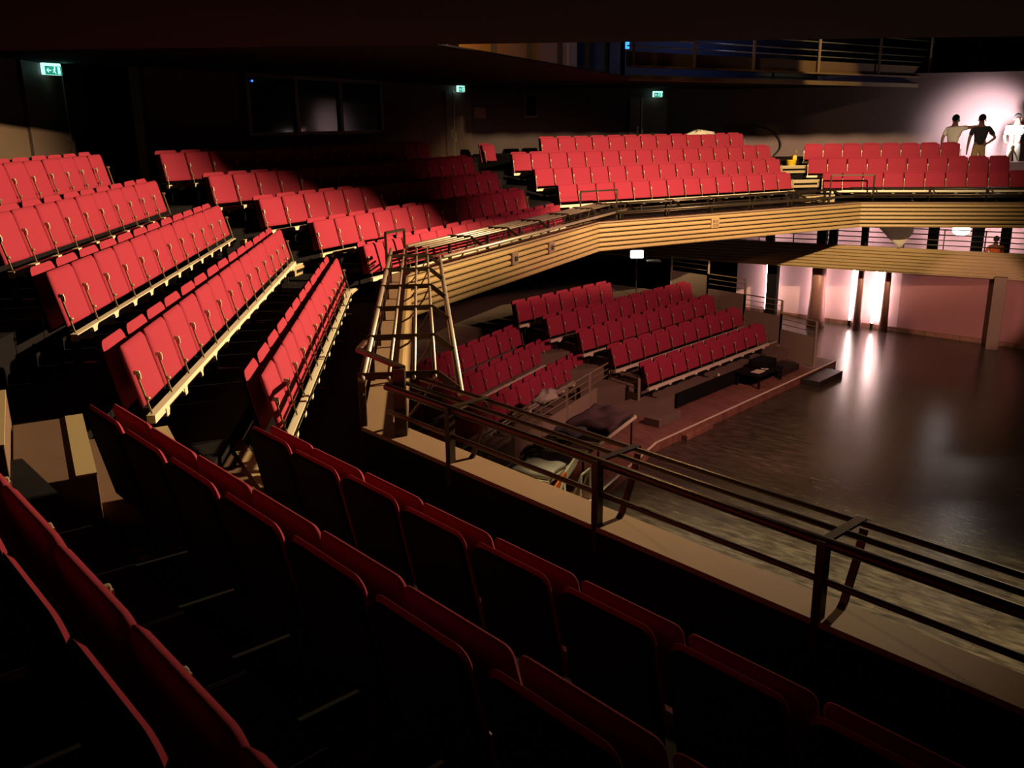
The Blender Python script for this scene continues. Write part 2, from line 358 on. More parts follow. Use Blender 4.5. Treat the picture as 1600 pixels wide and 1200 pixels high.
def rods(root, az, n, t0, t1, z, r, m='rail', name='top_rod'):
    MB().tube([P(az, n, t0, z), P(az, n, t1, z)], r, 10).build(name, m, root, True)
def guard(s, t0, t1, ts, bars, low, m, label, midz=-1.90, crossbars=True):
    az = S[s][0]; r = S[s][6]
    root = empty('guard_rail', P(az, r, t0, SILL), 0, label, 'railing', 'balcony guard rails')
    # parts are modelled in world space, parented with an inverse offset
    def fix(o): o.location = -root.location; return o
    for i, n in enumerate(bars):
        o = MB().tube([P(az, r + n, t0, RAILZ), P(az, r + n, t1, RAILZ)], 0.026 if i == 0 else 0.015, 10).build('top_rod', m, root, True); fix(o)
    if low: fix(MB().tube([P(az, r + low[0], t0, low[1]), P(az, r + low[0], t1, low[1])], 0.027, 10).build('outer_rod', m, root, True))
    for zz in ([midz] if s == 1 else [-1.84, -1.96]):
        fix(MB().tube([P(az, r, t0, zz), P(az, r, t1, zz)], 0.012 if s > 1 else 0.016, 8).build('middle_rod', 'railblack', root, True))
    wlast = bars[-1]
    for t in ts:
        post = MB(); abox(post, az, r - 0.03, r + 0.02, t - 0.022, t + 0.022, SILL - 0.16, RAILZ + 0.012, bevel=0.004); fix(post.build('post', 'railblack', root))
        br = MB()
        curve = [P(az, r + wlast * 0.98, t - 0.03, RAILZ - 0.02), P(az, r + wlast * 0.85, t - 0.03, RAILZ - 0.15), P(az, r + wlast * 0.55, t - 0.03, SILL + 0.02), P(az, r + 0.02, t - 0.03, SILL - 0.12)]
        for a, b in zip(curve, curve[1:]): br.bar(a, b, 0.035, 0.014, up=axes(az)[1].to_3d())
        fix(br.build('brace', 'railblack', root))
        cb = MB(); cb.bar(P(az, r - 0.035, t, RAILZ + 0.01), P(az, r + wlast + 0.03, t, RAILZ + 0.01), 0.012 if s > 1 else 0.045, 0.05 if s > 1 else 0.012)
        if low: cb.bar(P(az, r + wlast + 0.02, t, RAILZ + 0.008), P(az, r + low[0], t, low[1]), 0.012, 0.05)
        fix(cb.build('cross_bar', 'railblack', root))
    return root
guard(1, -2.2, 5.02, [4.31, 3.03, 1.72, 0.42, -0.88], [0.0, 0.15, 0.29], None, 'railblack', 'dark steel guard rail on the near sill above the stage floor')
guard(2, 6.20, 13.25, [6.25, 7.47, 8.73, 9.97, 11.21, 12.43], [0.0, 0.19, 0.37, 0.52], (0.70, -1.85), 'rail', 'cage-like bronze guard rail running beside the orange-lit front row')
guard(3, 11.35, 19.35, [12.6, 13.9, 15.2, 16.5, 17.8, 19.0], [0.0, 0.13, 0.26, 0.38], (0.62, -1.85), 'rail', 'glinting bronze guard rail above slatted front with two small dark boxes')
guard(4, 11.55, 18.95, [12.1, 13.4, 14.7, 16.0, 17.3, 18.6], [0.0, 0.11, 0.22], (0.62, -1.85), 'railblack', 'dark guard rail above the brightly lit slatted balcony front')
guard(5, 4.6, 11.5, [5.2, 6.6, 8.0, 9.4, 10.8], [0.0, 0.11, 0.22], (0.62, -1.85), 'railblack', 'dark guard rail below the two standing workers')

def bars_thing(name, label, cat, pts_list, wd, m, ht=None, group=None):
    root = empty(name, pts_list[0][0], 0, label, cat, group)
    for i, (a, b) in enumerate(pts_list):
        o = MB().bar(a, b, wd, ht).build('post' if abs(a[2] - b[2]) > 0.1 else 'bar', m, root); o.location = -root.location
    return root
# corner post where the near rail meets the cage rail
cp = P(-41.55, 3.34, 5.02, 0); cx_, cy_ = cp.x, cp.y
ip = Vector((-1.16, 6.28))
root = empty('corner_post', (cx_, cy_, SILL + Z0), 0, 'thick dark corner post joining the near rail and the cage rail', 'post')
for nm, a, b, wdt in [('post', (cx_ + .05, cy_ + .0, SILL - .2), (cx_ + .05, cy_, -1.60), .085), ('cap_bar', (cx_ + .08, cy_ - .0, -1.60), (cx_ - .32, cy_ + .55, -1.60), .04),
                      ('end_bar', (cx_ - .32, cy_ + .55, -1.60), (cx_ - .36, cy_ + 1.15, -1.68), .03)]:
    o = MB().bar((a[0], a[1], a[2] + Z0), (b[0], b[1], b[2] + Z0), wdt, 0.03 if wdt < .08 else .085).build(nm, 'railblack', root); o.location = -root.location
# raised hoops at the aisle ends
for (az, n, ta, tb, zt, lab) in [(26.73, -7.62, 11.05, 11.55, -1.50, 'raised dark hoop rail at the foot of the lit aisle steps'),
                                 (61.04, -17.2, 11.35, 12.35, -1.46, 'raised dark hoop rail before the crimson block'),
                                 (100.19, -25.7, 4.15, 5.25, -1.40, 'raised dark hoop rail at the foot of the steps below the yellow cleaner')]:
    a, b = P(az, n, ta, SILL - .2), P(az, n, tb, SILL - .2); a2, b2 = P(az, n, ta, zt), P(az, n, tb, zt)
    bars_thing('hoop_rail', lab, 'railing', [(a, a2), (b, b2), (a2, b2)], 0.035, 'railblack')
# little wooden boxes on the slatted front
for (s, t, lab, m) in [(4, 14.67, 'pale number plate on the brightly lit slatted front', 'wood'), (3, 14.40, 'small dark box on the slatted front, nearer one of two', 'colbrown'), (3, 16.0, 'small dark box on the slatted front, farther one of two', 'colbrown')]:
    az = S[s][0]; r = S[s][6]
    root = empty('socket_box', P(az, r + 0.25, t, -2.30), -R(az), lab, 'box')
    MB().box((0.02, 0, 0), (0.06, 0.24, 0.22), bevel=0.01).build('plate', m, root)
    if s == 4:
        for r_, (y, z, hh) in enumerate([(-.07, .045, .07), (-.035, .045, .07), (.01, .045, .07), (.06, .045, .07), (-.07, -.045, .07), (-.02, -.045, .07), (.03, -.045, .07), (.075, -.045, .07)]):
            MB().box((0.055, y, z), (0.012, 0.024, hh)).build('raised_mark', 'colbrown', root)
    else: MB().lathe((0.05, 0, 0), [(0.03, -0.04), (0.045, -0.03), (0.045, 0.03), (0.03, 0.04)], 12).build('socket', 'blackm', root)

# ------------------------------------------------------------------ aisle steps
def step(x, y, ztop, az, wn, wt, h, lab, m='step', slot=True, group='pale box steps in the aisles'):
    root = empty('aisle_step', (x, y, ztop - h + Z0), -R(az), lab, 'step', group)
    MB().box((0, 0, h / 2), (wn, wt, h), bevel=0.006).build('step_body', m, root)
    MB().box((wn / 2 - 0.02, 0, h + 0.004), (0.045, wt, 0.01)).build('nosing', 'cream', root)
    if slot: MB().box((wn / 2 + 0.002, 0, h * 0.5), (0.006, wt * 0.82, h * 0.28)).build('slot', 'black', root)
zs = [deckz(2, k) for k in range(6)]
for k, (x, y) in enumerate([(-2.48, 12.85), (-3.25, 13.35), (-4.05, 13.75), (-4.85, 14.1)]):
    step(x, y, zs[k] + 0.17, 10.6, 0.34, 0.62, 0.17, 'pale slotted box step in the lit aisle, %s from the bottom' % ORD[k + 1])
for k, (x, y) in enumerate([(0.42, 20.75), (0.05, 21.55), (-0.35, 22.3)]):
    step(x, y, deckz(3, k) + 0.20, 44, 0.36, 0.75, 0.20, 'tan box step beside the crimson block, %s from the bottom' % ORD[k + 1])
for k, (x, y) in enumerate([(8.35, 24.75), (8.2, 25.6), (8.1, 26.4)]):
    step(x, y, deckz(5, k) + 0.20, 80.5, 0.36, 0.85, 0.20, 'tan box step under the yellow cleaner, %s from the bottom' % ORD[k + 1])
for k, (n_, t_, zt) in enumerate([(0.98, 6.05, -2.22), (0.38, 5.50, -1.90), (-0.06, 5.45, -1.72), (-0.46, 5.60, -1.54)]):
    c = P(-28, n_, t_, zt - .17); root = empty('aisle_step', c, R(28), 'brown plywood step in the shadowed near aisle, %s from the bottom' % ORD[k + 1], 'step', 'brown steps of the near aisle')
    dpt = 0.50 if k == 1 else 0.39
    MB().box((0, 0, -.06), (dpt, 1.15, 0.46), bevel=0.004).build('step_body', 'aisle', root); MB().box((dpt / 2 - .05, 0, .175), (0.10, 1.15, 0.012)).build('nosing', 'step', root)
# ------------------------------------------------------------------ walls of the balcony, ceilings
def wall(az, n, t0, t1, z0, z1, name, m, th=0.2):
    mb = MB(); abox(mb, az, n - th, n, t0, t1, z0, z1); return tag(mb.build(name, m), kind='structure')
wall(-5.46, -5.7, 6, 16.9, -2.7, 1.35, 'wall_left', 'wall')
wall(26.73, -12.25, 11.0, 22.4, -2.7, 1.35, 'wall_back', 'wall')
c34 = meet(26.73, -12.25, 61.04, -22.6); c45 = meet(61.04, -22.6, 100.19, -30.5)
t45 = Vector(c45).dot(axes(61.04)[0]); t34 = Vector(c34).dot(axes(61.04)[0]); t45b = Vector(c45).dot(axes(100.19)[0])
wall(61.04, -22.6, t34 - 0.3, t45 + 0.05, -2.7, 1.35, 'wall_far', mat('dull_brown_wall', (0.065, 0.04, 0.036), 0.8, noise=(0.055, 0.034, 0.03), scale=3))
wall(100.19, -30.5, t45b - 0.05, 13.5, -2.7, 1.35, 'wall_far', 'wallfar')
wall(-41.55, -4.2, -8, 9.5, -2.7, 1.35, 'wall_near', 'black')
for a_, b_ in (((-8.2, 19.9), (-6.3, 20.6)), ((-5.97, 15.40), (-7.0, 20.4)), ((-7.24, 16.4), (-7.9, 20.0))):
    mb = MB(); mb.bar((*a_, 5.3), (*b_, 5.3), 0.08, 4.1); tag(mb.build('wall_recess', 'black'), kind='structure')
# far wall keeps one colour; the added border shades its top
# upper gallery slab (ceiling over the back rows) : ring polygon
GZ = 1.0
ring = [(-0.55, 5.9), (-1.0, 11.9), (2.75, 21.3), (13.3, 29.4)]
outer = [(-9, 3), (-9, 21), (-3, 32), (12, 40), (22, 34)]
mb = MB(); mb.prism([ring[0], ring[1], ring[2], ring[3], (20, 33.0), outer[4], outer[3], outer[2], outer[1], outer[0]], GZ + Z0, GZ + 0.02 + Z0); tag(mb.build('ceiling', 'black'), kind='structure')
# near ceiling above the camera
mb = MB(); mb.prism([(-14, -8), (16, -8), (16, 5.0), (-14, 5.0)], 0.411 + Z0, 2.4 + Z0); tag(mb.build('ceiling', mat('black_ceiling_boards', (0.004, 0.0016, 0.003), 0.9, spec=0.1)), kind='structure')
mb = MB(); mb.prism([(-30, -10), (40, -10), (40, 45), (-30, 45)], 9.0 + Z0, 9.2 + Z0); tag(mb.build('ceiling', 'black'), kind='structure')
# gallery edge boards, railings and wall behind
def edge(a, b, z0, z1, th, name, m):
    A, B = Vector((*a, 0)), Vector((*b, 0)); mb = MB(); mb.bar((A.x, A.y, (z0 + z1) / 2 + Z0), (B.x, B.y, (z0 + z1) / 2 + Z0), th, z1 - z0); return mb.build(name, m)
tag(edge(ring[2], ring[3], GZ - 0.06, GZ + 0.05, 0.10, 'trim_20', 'gallery'), kind='structure')
tag(edge(ring[2], ring[3], GZ + 0.22, GZ + 0.26, 0.16, 'trim_21', 'gallery'), kind='structure')
def offs(a, b, d):
    v = Vector((b[0] - a[0], b[1] - a[1])).normalized(); nrm = Vector((-v.y, v.x)) * d; return (a[0] + nrm.x, a[1] + nrm.y), (b[0] + nrm.x, b[1] + nrm.y)
ka, kb = offs(ring[2], ring[3], 0.10)
tag(edge(ka, kb, GZ + 0.26, GZ + 0.56, 0.05, 'wall_gallery_front', 'colbrown'), kind='structure')
def lerp(a, b, f): return (a[0] + (b[0] - a[0]) * f, a[1] + (b[1] - a[1]) * f)
g4 = empty('gallery_railing', (*ring[2], GZ + .3 + Z0), 0, 'bluish gallery railing with pale horizontal rods over the crimson block', 'railing')
for f_ in (0.008, 0.161, 0.328, 0.537, 0.76, 0.97):
    q = lerp(ring[2], ring[3], f_); o = MB().box((q[0], q[1], GZ + Z0 + 0.95), (0.06, 0.06, 1.4)).build('post', 'gallery', g4); o.location = -g4.location
for z in (0.68, 0.84, 1.05, 1.3):
    o = MB().tube([(ka[0], ka[1], GZ + z + Z0), (kb[0], kb[1], GZ + z + Z0)], 0.016, 6).build('rod', 'metal', g4, True); o.location = -g4.location
a, b = offs(ring[1], ring[2], 1.3); a = lerp(a, b, -0.25)
tag(edge(a, b, GZ + .02, 3.8, 0.1, 'wall_gallery', 'amber'), kind='structure')
for f_ in (0.0, 0.10, 0.24, 0.39, 0.545, 0.71, 0.85, 0.975):
    q = lerp(ring[1], ring[2], f_); mb = MB(); mb.box((q[0] - .1, q[1] + .05, 2.2 + Z0), (0.09 + .05 * (f_ < .2), 0.16, 2.4)); tag(mb.build('pillar_gallery', 'black'), kind='structure')
a4, b4 = offs(ring[2], ring[3], 2.2)
tag(edge(a4, b4, GZ + .02, 3.8, 0.1, 'window_gallery', 'glassg'), kind='structure')
light('gallery_amber_lamp', 'POINT', (-1.25, 13.0, 2.3), 800, (1.0, 0.62, 0.25), shadow_soft_size=0.1)
light('gallery_warm_lamp', 'SPOT', (9.6, 21.0, 4.6), 1100, (1.0, 0.66, 0.22), (8.8, 26.0, 1.35), spot_size=R(26), spot_blend=0.5, shadow_soft_size=0.05)
light('gallery_blue_fill', 'POINT', (5.6, 24.2, 3.2), 110, (0.35, 0.42, 1.0), shadow_soft_size=0.2)  # added blue fill tinting the gallery railing and glass

# ------------------------------------------------------------------ doors, signs, booth window on the back walls
def wframe(az, n, t, z, name, label, cat, group=None):
    return empty(name, P(az, n, t, z), -R(az), label, cat, group)       # local x out of the wall, y along it
def door(az, n, t0, t1, z0, z1, nm, handle_t=None):
    mb = MB(); abox(mb, az, n, n + 0.05, t0, t1, z0, z1, bevel=0.004); o = tag(mb.build(nm, 'door'), kind='structure')
    if handle_t:
        hb = MB(); abox(hb, az, n + 0.05, n + 0.10, handle_t - 0.10, handle_t + 0.03, -0.14, -0.115); abox(hb, az, n + 0.05, n + 0.06, handle_t - 0.03, handle_t + 0.03, -0.28, -0.08)
        hb.build('door_handle', 'metal', o)
        ab = MB(); abox(ab, az, n + 0.05, n + 0.065, handle_t + 0.12, handle_t + 0.15, z0, z1); abox(ab, az, n + 0.05, n + 0.085, handle_t + 0.11, handle_t + 0.19, -0.40, -0.16)
        ab.build('door_edge_strip', 'metal', o)
    return o
door(-5.46, -5.7, 14.25, 16.75, -1.1, 1.0, 'door_1', 15.62)
door(26.73, -12.25, 20.7, 22.0, -1.1, 0.86, 'door_2', 20.95)
door(61.04, -22.6, 16.6, 18.0, -1.0, 0.72, 'door_3', 16.9)
for (az, n, t, z, rot, lab) in [(-5.46, -5.55, 15.08, 0.915, 25, 'green exit sign with running figures above the brown door'), (26.73, -12.1, 21.3, 0.93, 0, 'small glowing green exit sign over the dark doorway behind the crimson block end'), (61.04, -22.4, 17.5, 0.83, 0, 'small glowing green exit sign above the crimson far block')]:
    root = wframe(az, n, t, z, 'exit_sign', lab, 'exit sign', 'green exit signs'); root.rotation_euler.z = -R(az) - R(rot)
    MB().box((0, 0, 0), (0.06, 0.34, 0.17), bevel=0.008).build('housing', 'greenwhite', root)
    MB().box((0.034, 0.01, -0.02), (0.008, 0.32, 0.125)).build('sign_face', 'green', root)
    pg = MB()   # running figure, arrow and doorway
    pg.box((0.041, 0.11, -0.02), (0.004, 0.045, 0.10)); pg.box((0.041, 0.03, 0.02), (0.004, 0.02, 0.022)); pg.bar((0.041, 0.03, 0.01), (0.041, 0.02, -0.03), 0.004, 0.02)
    pg.bar((0.041, 0.02, -0.03), (0.041, 0.045, -0.065), 0.004, 0.010); pg.bar((0.041, 0.02, -0.03), (0.041, -0.01, -0.05), 0.004, 0.010); pg.bar((0.041, 0.03, 0.0), (0.041, -0.005, -0.012), 0.004, 0.008)
    pg.bar((0.041, -0.04, -0.02), (0.041, -0.10, -0.02), 0.004, 0.014); pg.bar((0.041, -0.12, -0.02), (0.041, -0.09, 0.01), 0.004, 0.012); pg.bar((0.041, -0.12, -0.02), (0.041, -0.09, -0.05), 0.004, 0.012)
    pg.build('pictogram', 'greenwhite', root)
    q = P(az, n, t, z)
light('exit_sign_glow', 'POINT', (P(-5.46, -5.35, 15.1, 0).x, P(-5.46, -5.35, 15.1, 0).y, 1.0), 0.5, (0.3, 1.0, 0.75), shadow_soft_size=0.05)
root = wframe(-5.46, -5.69, 12.2, 0.27, 'wall_notice', 'pale paper notice pinned to the tan wall beside the brown door', 'paper notice')
MB().box((0.006, 0, 0), (0.006, 1.25, 0.36)).build('sheet', 'paper', root)
root = wframe(61.04, -22.59, 11.6, 0.33, 'wall_plate', 'small brown plate on the dark wall', 'plate'); MB().box((0.02, 0, 0), (0.04, 0.35, 0.28)).build('plate', 'colbrown', root)
root = wframe(61.04, -22.59, 13.2, 0.50, 'wall_cabinet', 'small framed box on the dark wall above the crimson block', 'cabinet')
MB().box((0.03, 0, 0), (0.06, 0.42, 0.62)).build('frame', 'colbrown', root); MB().box((0.062, 0, 0.02), (0.006, 0.36, 0.54)).build('pane', 'black', root)
# projection booth window
wb = tag(MB().build('window_1', 'black'), kind='structure'); bpy.data.objects.remove(wb)
mb = MB(); az, n = 26.73, -12.25
for t0, t1 in ((13.40, 13.50), (14.78, 14.88), (16.22, 16.32), (17.74, 17.84)): abox(mb, az, n, n + 0.08, t0, t1, -0.10, 1.0)
abox(mb, az, n, n + 0.08, 13.4, 17.84, -0.13, -0.07); abox(mb, az, n, n + 0.08, 13.4, 17.84, 0.93, 1.0)
wb = tag(mb.build('window_1', 'blackm'), kind='structure')
for t0, t1 in ((13.5, 14.78), (14.88, 16.22), (16.32, 17.74)):
    pb = MB(); abox(pb, az, n + 0.01, n + 0.03, t0, t1, -0.07, 0.93); pb.build('window_pane', 'glass', wb)
MB().box(P(az, n + 0.05, 13.62, 0.86), (0.03, 0.03, 0.03)).build('indicator_lamp', 'blue', wb)
ql = lerp(ring[2], ring[3], .02)
bs = MB().box((0.97 * ql[0] - 0.1, ql[1] + .6, 1.75 + Z0), (0.10, 0.03, 0.18), bevel=0.005).build('blue_screen', 'bluebox'); tag(bs, 'small bright blue display hanging in the upper gallery', 'screen')

# ------------------------------------------------------------------ lower level
mb = MB(); mb.prism([(-25, -6), (30, -6), (30, 40), (-25, 40)], -0.2, 0.0); tag(mb.build('floor', 'stage'), kind='structure')
# platform (brown boards), two straight edges
pz = -5.82
pc = meet(29, -5.38, 43, -8.93)
e0 = endcut(29, -5.38, 6.0); e1 = endcut(43, -8.93, 21.6)
mb = MB(); mb.prism([e0, pc, e1, endcut(43, -9.9, 21.6), endcut(43, -10.6, 21.6), endcut(43, -10.6, 14.0), endcut(29, -7.3, 6.0)], 0.0, pz + Z0); tag(mb.build('floor_platform', 'platform'), kind='structure')
mb = MB()
for a, b in ((e0, pc), (pc, e1)): mb.bar((*a, pz + Z0 + .002), (*b, pz + Z0 + .002), 0.045, 0.012)
tag(mb.build('trim_30', 'cream'), kind='structure')
LRZ = [-5.25, -4.99, -4.73, -4.47, -4.21]; LRN = [-10.03, -10.83, -11.55, -12.25, -12.97]
LLN = [-7.72, -8.45, -9.12, -9.82]
# LR tiers
mb = MB()
for k in range(5):
    f = -9.85 if k == 0 else LRN[k] + 0.38; bk = LRN[k] - 0.36 if k < 4 else -17.0
    mb.prism([endcut(43, f, 14.9), endcut(43, f, 20.9), endcut(43, bk, 20.9), endcut(43, bk, 14.1 - .2 * k)], 0.0, LRZ[k] - 0.27 + Z0)
tag(mb.build('floor_lower', 'lowdeck'), kind='structure')
mb = MB()
for k in range(4):
    f = -7.2 if k == 0 else LLN[k] + 0.36; bk = LLN[k] - 0.34 if k < 3 else -14.0
    mb.prism([endcut(29, f, 5), endcut(29, f, 17.45), endcut(29, bk, 17.45 + .2 * k), endcut(29, bk, 5)], 0.0, LRZ[k] - 0.27 + Z0)
tag(mb.build('floor_lower', 'lowdeck'), kind='structure')
# black riser board in front of the lower right block
mb = MB(); abox(mb, 43, -9.84, -9.78, 15.6, 19.4, -5.80, -5.50); tag(mb.build('trim_31', 'black'), kind='structure')
BLR, BLL = 'lower fence-side block', 'lower balustrade-side block'
def lower_row(az, n, z, t0, c, pitch, k, block, frm, rev=False):
    seat_row(az, n, z, t0, c, pitch, 0.27, ROWN[k], block, frm, '%s row of the %s' % (ROWN[k], block), rev)
for k, (t0, c) in enumerate([(14.90, 10), (14.84, 10), (14.66, 11), (14.40, 11)]): lower_row(43, LRN[k], LRZ[k], t0, c, [0.515, 0.55, 0.502, 0.527][k], k, BLR, 'the middle steps')
lower_row(43, LRN[4], LRZ[4], 14.2, 7, 0.5, 4, BLR, 'the middle steps')
for k, (t0, c) in enumerate([(11.35, 12), (11.3, 12), (11.55, 11)]): lower_row(29, LLN[k], LRZ[k], t0, c, 0.5, k, BLL, 'the middle steps', True)

def slab_fence(name, az, n0, n1, t0, t1, zb, zp, zt, posts, label, along='t', m='fence'):
    root = empty(name, P(az, n0, t0, zb), 0, label, 'balustrade', 'lower level balustrades')
    def f(mb, nm, mm): o = mb.build(nm, mm, root); o.location = -root.location
    mb = MB(); mb.bar(P(az, n0, t0, (zb + zp) / 2), P(az, n1, t1, (zb + zp) / 2), 0.03, zp - zb); f(mb, 'solid_panel', m)
    nr = 3
    for i in range(nr):
        z = zp + (zt - zp) * (i + 1) / nr; mb = MB(); mb.tube([P(az, n0, t0, z), P(az, n1, t1, z)], 0.016 if i == nr - 1 else 0.010, 6); f(mb, 'rail', 'bracket')
    for i in range(posts):
        q = i / (posts - 1); mb = MB(); mb.bar(P(az, n0 + (n1 - n0) * q, t0 + (t1 - t0) * q, zb), P(az, n0 + (n1 - n0) * q, t0 + (t1 - t0) * q, zt), 0.05, 0.05); f(mb, 'post', 'fence')
    return root
slab_fence('balustrade', 29, -7.14, -7.14, 9.6, 17.25, -5.82, -5.28, -4.88, 8, 'long low grey balustrade with three rails in front of lower seats')
slab_fence('balustrade', 43, -11.05, -10.18, 14.92, 14.76, -5.82, -5.38, -5.05, 2, 'short balustrade returning beside the lower front row end')
fps = [(-9.05, 20.2, -5.78), (-10.15, 20.55, -5.45), (-11.3, 20.75, -5.05), (-12.5, 20.9, -4.70), (-13.8, 21.1, -4.45)]
for i in range(4):
    (na, ta, za), (nb, tb, zb_) = fps[i], fps[i + 1]
    slab_fence('stepped_fence', 43, na, nb, ta + .35, tb + .35, za, za + 0.72, za + 1.12, 2, 'brown fence panel with three thin rails by stage, %s from the stage' % ORD[i + 1])
# pale step ends beside the lower rows
for k in range(4):
    q = P(43, LRN[k] - 0.30, 20.66, 0)
    step(q.x, q.y, LRZ[k] - 0.27 + 0.14, 43, 0.30, 0.40, 0.14, 'low step beside the stepped fence, %s from the stage' % ORD[k + 1], 'lowdeck', False, 'low steps by the stepped fence')
for (n0, n1, t0, t1, z0, z1, lab) in [(-9.72, -9.36, 14.3, 15.1, -5.82, -5.66, 'low grey step block between platform and front deck'), (-9.10, -8.80, 14.45, 15.45, -6.0, -5.90, 'flat brown step block lying on the black stage edge'),
                                      (-8.92, -8.45, 19.6, 20.9, -6.0, -5.86, 'long dark step block at the stepped fence end'), (-9.72, -9.25, 19.2, 20.2, -5.82, -5.66, 'upper dark step block at the stepped fence end')]:
    c = P(43, (n0 + n1) / 2, (t0 + t1) / 2, z0); root = empty('step_block', c, -R(43), lab, 'step')
    m_ = 'platform' if 'brown' in lab else ('blackm' if 'dark' in lab else 'lowdeck')
    MB().box((0, 0, (z1 - z0) / 2), (n1 - n0, t1 - t0, z1 - z0), bevel=0.008).build('step_body', m_, root)
    MB().box(((n1 - n0) / 2 - .03, (t1 - t0) / 2 - .05, z1 - z0 + .003), (.05, .08, .006)).build('corner_plate', 'metal', root)
    MB().box(((n1 - n0) / 2 - .03, -(t1 - t0) / 2 + .05, z1 - z0 + .003), (.05, .08, .006)).build('corner_plate', 'metal', root)
# middle steps between the lower blocks
for k in range(3):
    q = P(36, (LRN[k] + LLN[k]) / 2 - 0.62, 16.05 + .02 * k, 0)
    step(q.x, q.y, LRZ[k] - .27 + .13, 36, .3, .9, .13, 'dim grey step between the lower blocks, %s from the bottom' % ORD[k + 1], 'lowdeck', False, 'grey steps between the lower blocks')

# mezzanine slab, timber front, railing, lit bays behind
mb = MB(); abox(mb, 120, -31.0, -27.08, -14, 6, -4.10, -3.95); tag(mb.build('floor_mezzanine', 'black'), kind='structure')
mb = MB(); abox(mb, 120, -27.08, -27.0, -14, 6, -4.12, -3.42)
for k in range(7): abox(mb, 120, -27.0, -26.95, -14, 6, -4.08 + k * 0.092, -4.03 + k * 0.092, bevel=0.012)
tag(mb.build('trim_40', 'wood'), kind='structure')
root = empty('mezzanine_railing', P(120, -27.02, -8, -3.42), 0, 'thin four-rod railing in front of the lit pink bays', 'railing')
for z in (-3.30, -3.16, -3.02, -2.88):
    o = MB().tube([P(120, -27.02, -9, z), P(120, -27.02, 3, z)], 0.016, 6).build('rod', 'railblack', root, True); o.location = -root.location
for i in range(12):
    o = MB().box(P(120, -27.02, -9 + i * 1.0, -3.14), (0.025, 0.025, 0.56)).build('post', 'railblack', root); o.location = -root.location
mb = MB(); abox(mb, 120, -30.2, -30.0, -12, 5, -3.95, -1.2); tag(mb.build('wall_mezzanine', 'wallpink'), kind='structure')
for i, (ta, tb) in enumerate([(-7.31, -7.08), (-5.73, -5.45), (-4.43, -4.26), (-2.59, -2.31), (-1.44, -1.13), (-0.71, -0.44)]):
    mb = MB(); abox(mb, 120, -29.3, -29.0, ta, tb, -3.95, -1.6); tag(mb.build('pillar_mezzanine', 'black'), kind='structure')
    tl = P(120, -29.45, (ta + tb) / 2, -3.95); tr = empty('tube_lamp', tl, -R(120), 'upright white tube lamp behind the dark mezzanine pillar, %s along' % ORD[i + 1], 'tube lamp', 'tube lamps behind the mezzanine pillars')
    MB().tube([(0, 0, 0.03), (0, 0, 2.2)], 0.035, 10).build('tube', 'tube', tr, True); MB().box((0, 0, .015), (.08, .08, .03)).build('foot', 'blackm', tr)
gl = P(120, -28.2, -1.68, -2.98); root = empty('globe_lamp', gl, 0, 'glowing white round lamp hanging behind the mezzanine railing', 'lamp')
MB().lathe((0, 0, 0), [(0.02, 0.16), (0.14, 0.14), (0.22, 0.06), (0.24, -0.02), (0.20, -0.10), (0.10, -0.15), (0.02, -0.16)], 20).build('globe', 'globe', root, True)
MB().tube([(0, 0, .15), (0, 0, 1.2)], 0.01, 6).build('flex', 'cable', root)
light('globe_lamp_light', 'POINT', (gl.x, gl.y, -2.98), 30, (1, .85, .85), shadow_soft_size=.25)

# lower pink wall with columns and upright tubes
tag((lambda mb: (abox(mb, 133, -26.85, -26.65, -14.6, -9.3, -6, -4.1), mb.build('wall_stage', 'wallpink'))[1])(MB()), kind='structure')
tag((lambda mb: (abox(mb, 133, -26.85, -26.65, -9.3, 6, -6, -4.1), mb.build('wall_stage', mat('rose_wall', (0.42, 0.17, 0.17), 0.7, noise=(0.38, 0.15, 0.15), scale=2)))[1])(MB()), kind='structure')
mb = MB(); abox(mb, 133, -26.65, -26.60, -14.6, 2, -6, -5.88); tag(mb.build('baseboard_stage', 'platform'), kind='structure')
for (x, y, r, lab, m, wtop) in [(9.28, 26.75, 0.21, 0, 'column', 1.0), (10.3, 26.1, 0.10, 1, 'column', .85), (10.98, 25.85, 0.10, 2, 'column', .85)]:
    mb = MB(); mb.lathe((x, y, 0), [(r * 1.25, 0), (r * 1.2, 0.3), (r, 1.1), (r * wtop, 2.0)], 20); o = tag(mb.build('column_stage', m, smooth=True), kind='structure')
mb = MB(); mb.box((13.05, 23.62, 0.98), (0.30, 0.36, 1.96), rz=R(-30)); tag(mb.build('column_stage', 'colbrown'), kind='structure')
mb = MB(); mb.box((8.15, 27.6, 0.98), (0.30, 0.36, 1.96), rz=R(-30)); tag(mb.build('column_stage', 'black'), kind='structure')
for i, t in enumerate([-13.40, -11.82, -10.62, -9.95, -9.70]):
    q = P(133, -26.42, t, -6); tr = empty('tube_lamp', q, -R(133), 'upright white tube lamp against the pink stage wall, %s from the stepped fence' % ORD[i + 1], 'tube lamp', 'tube lamps on the stage wall')
    MB().tube([(0, 0, 0.20), (0, 0, 1.88)], 0.034, 10).build('tube', 'tube', tr, True); MB().box((0, 0, .1), (.07, .07, .2)).build('foot', 'blackm', tr)

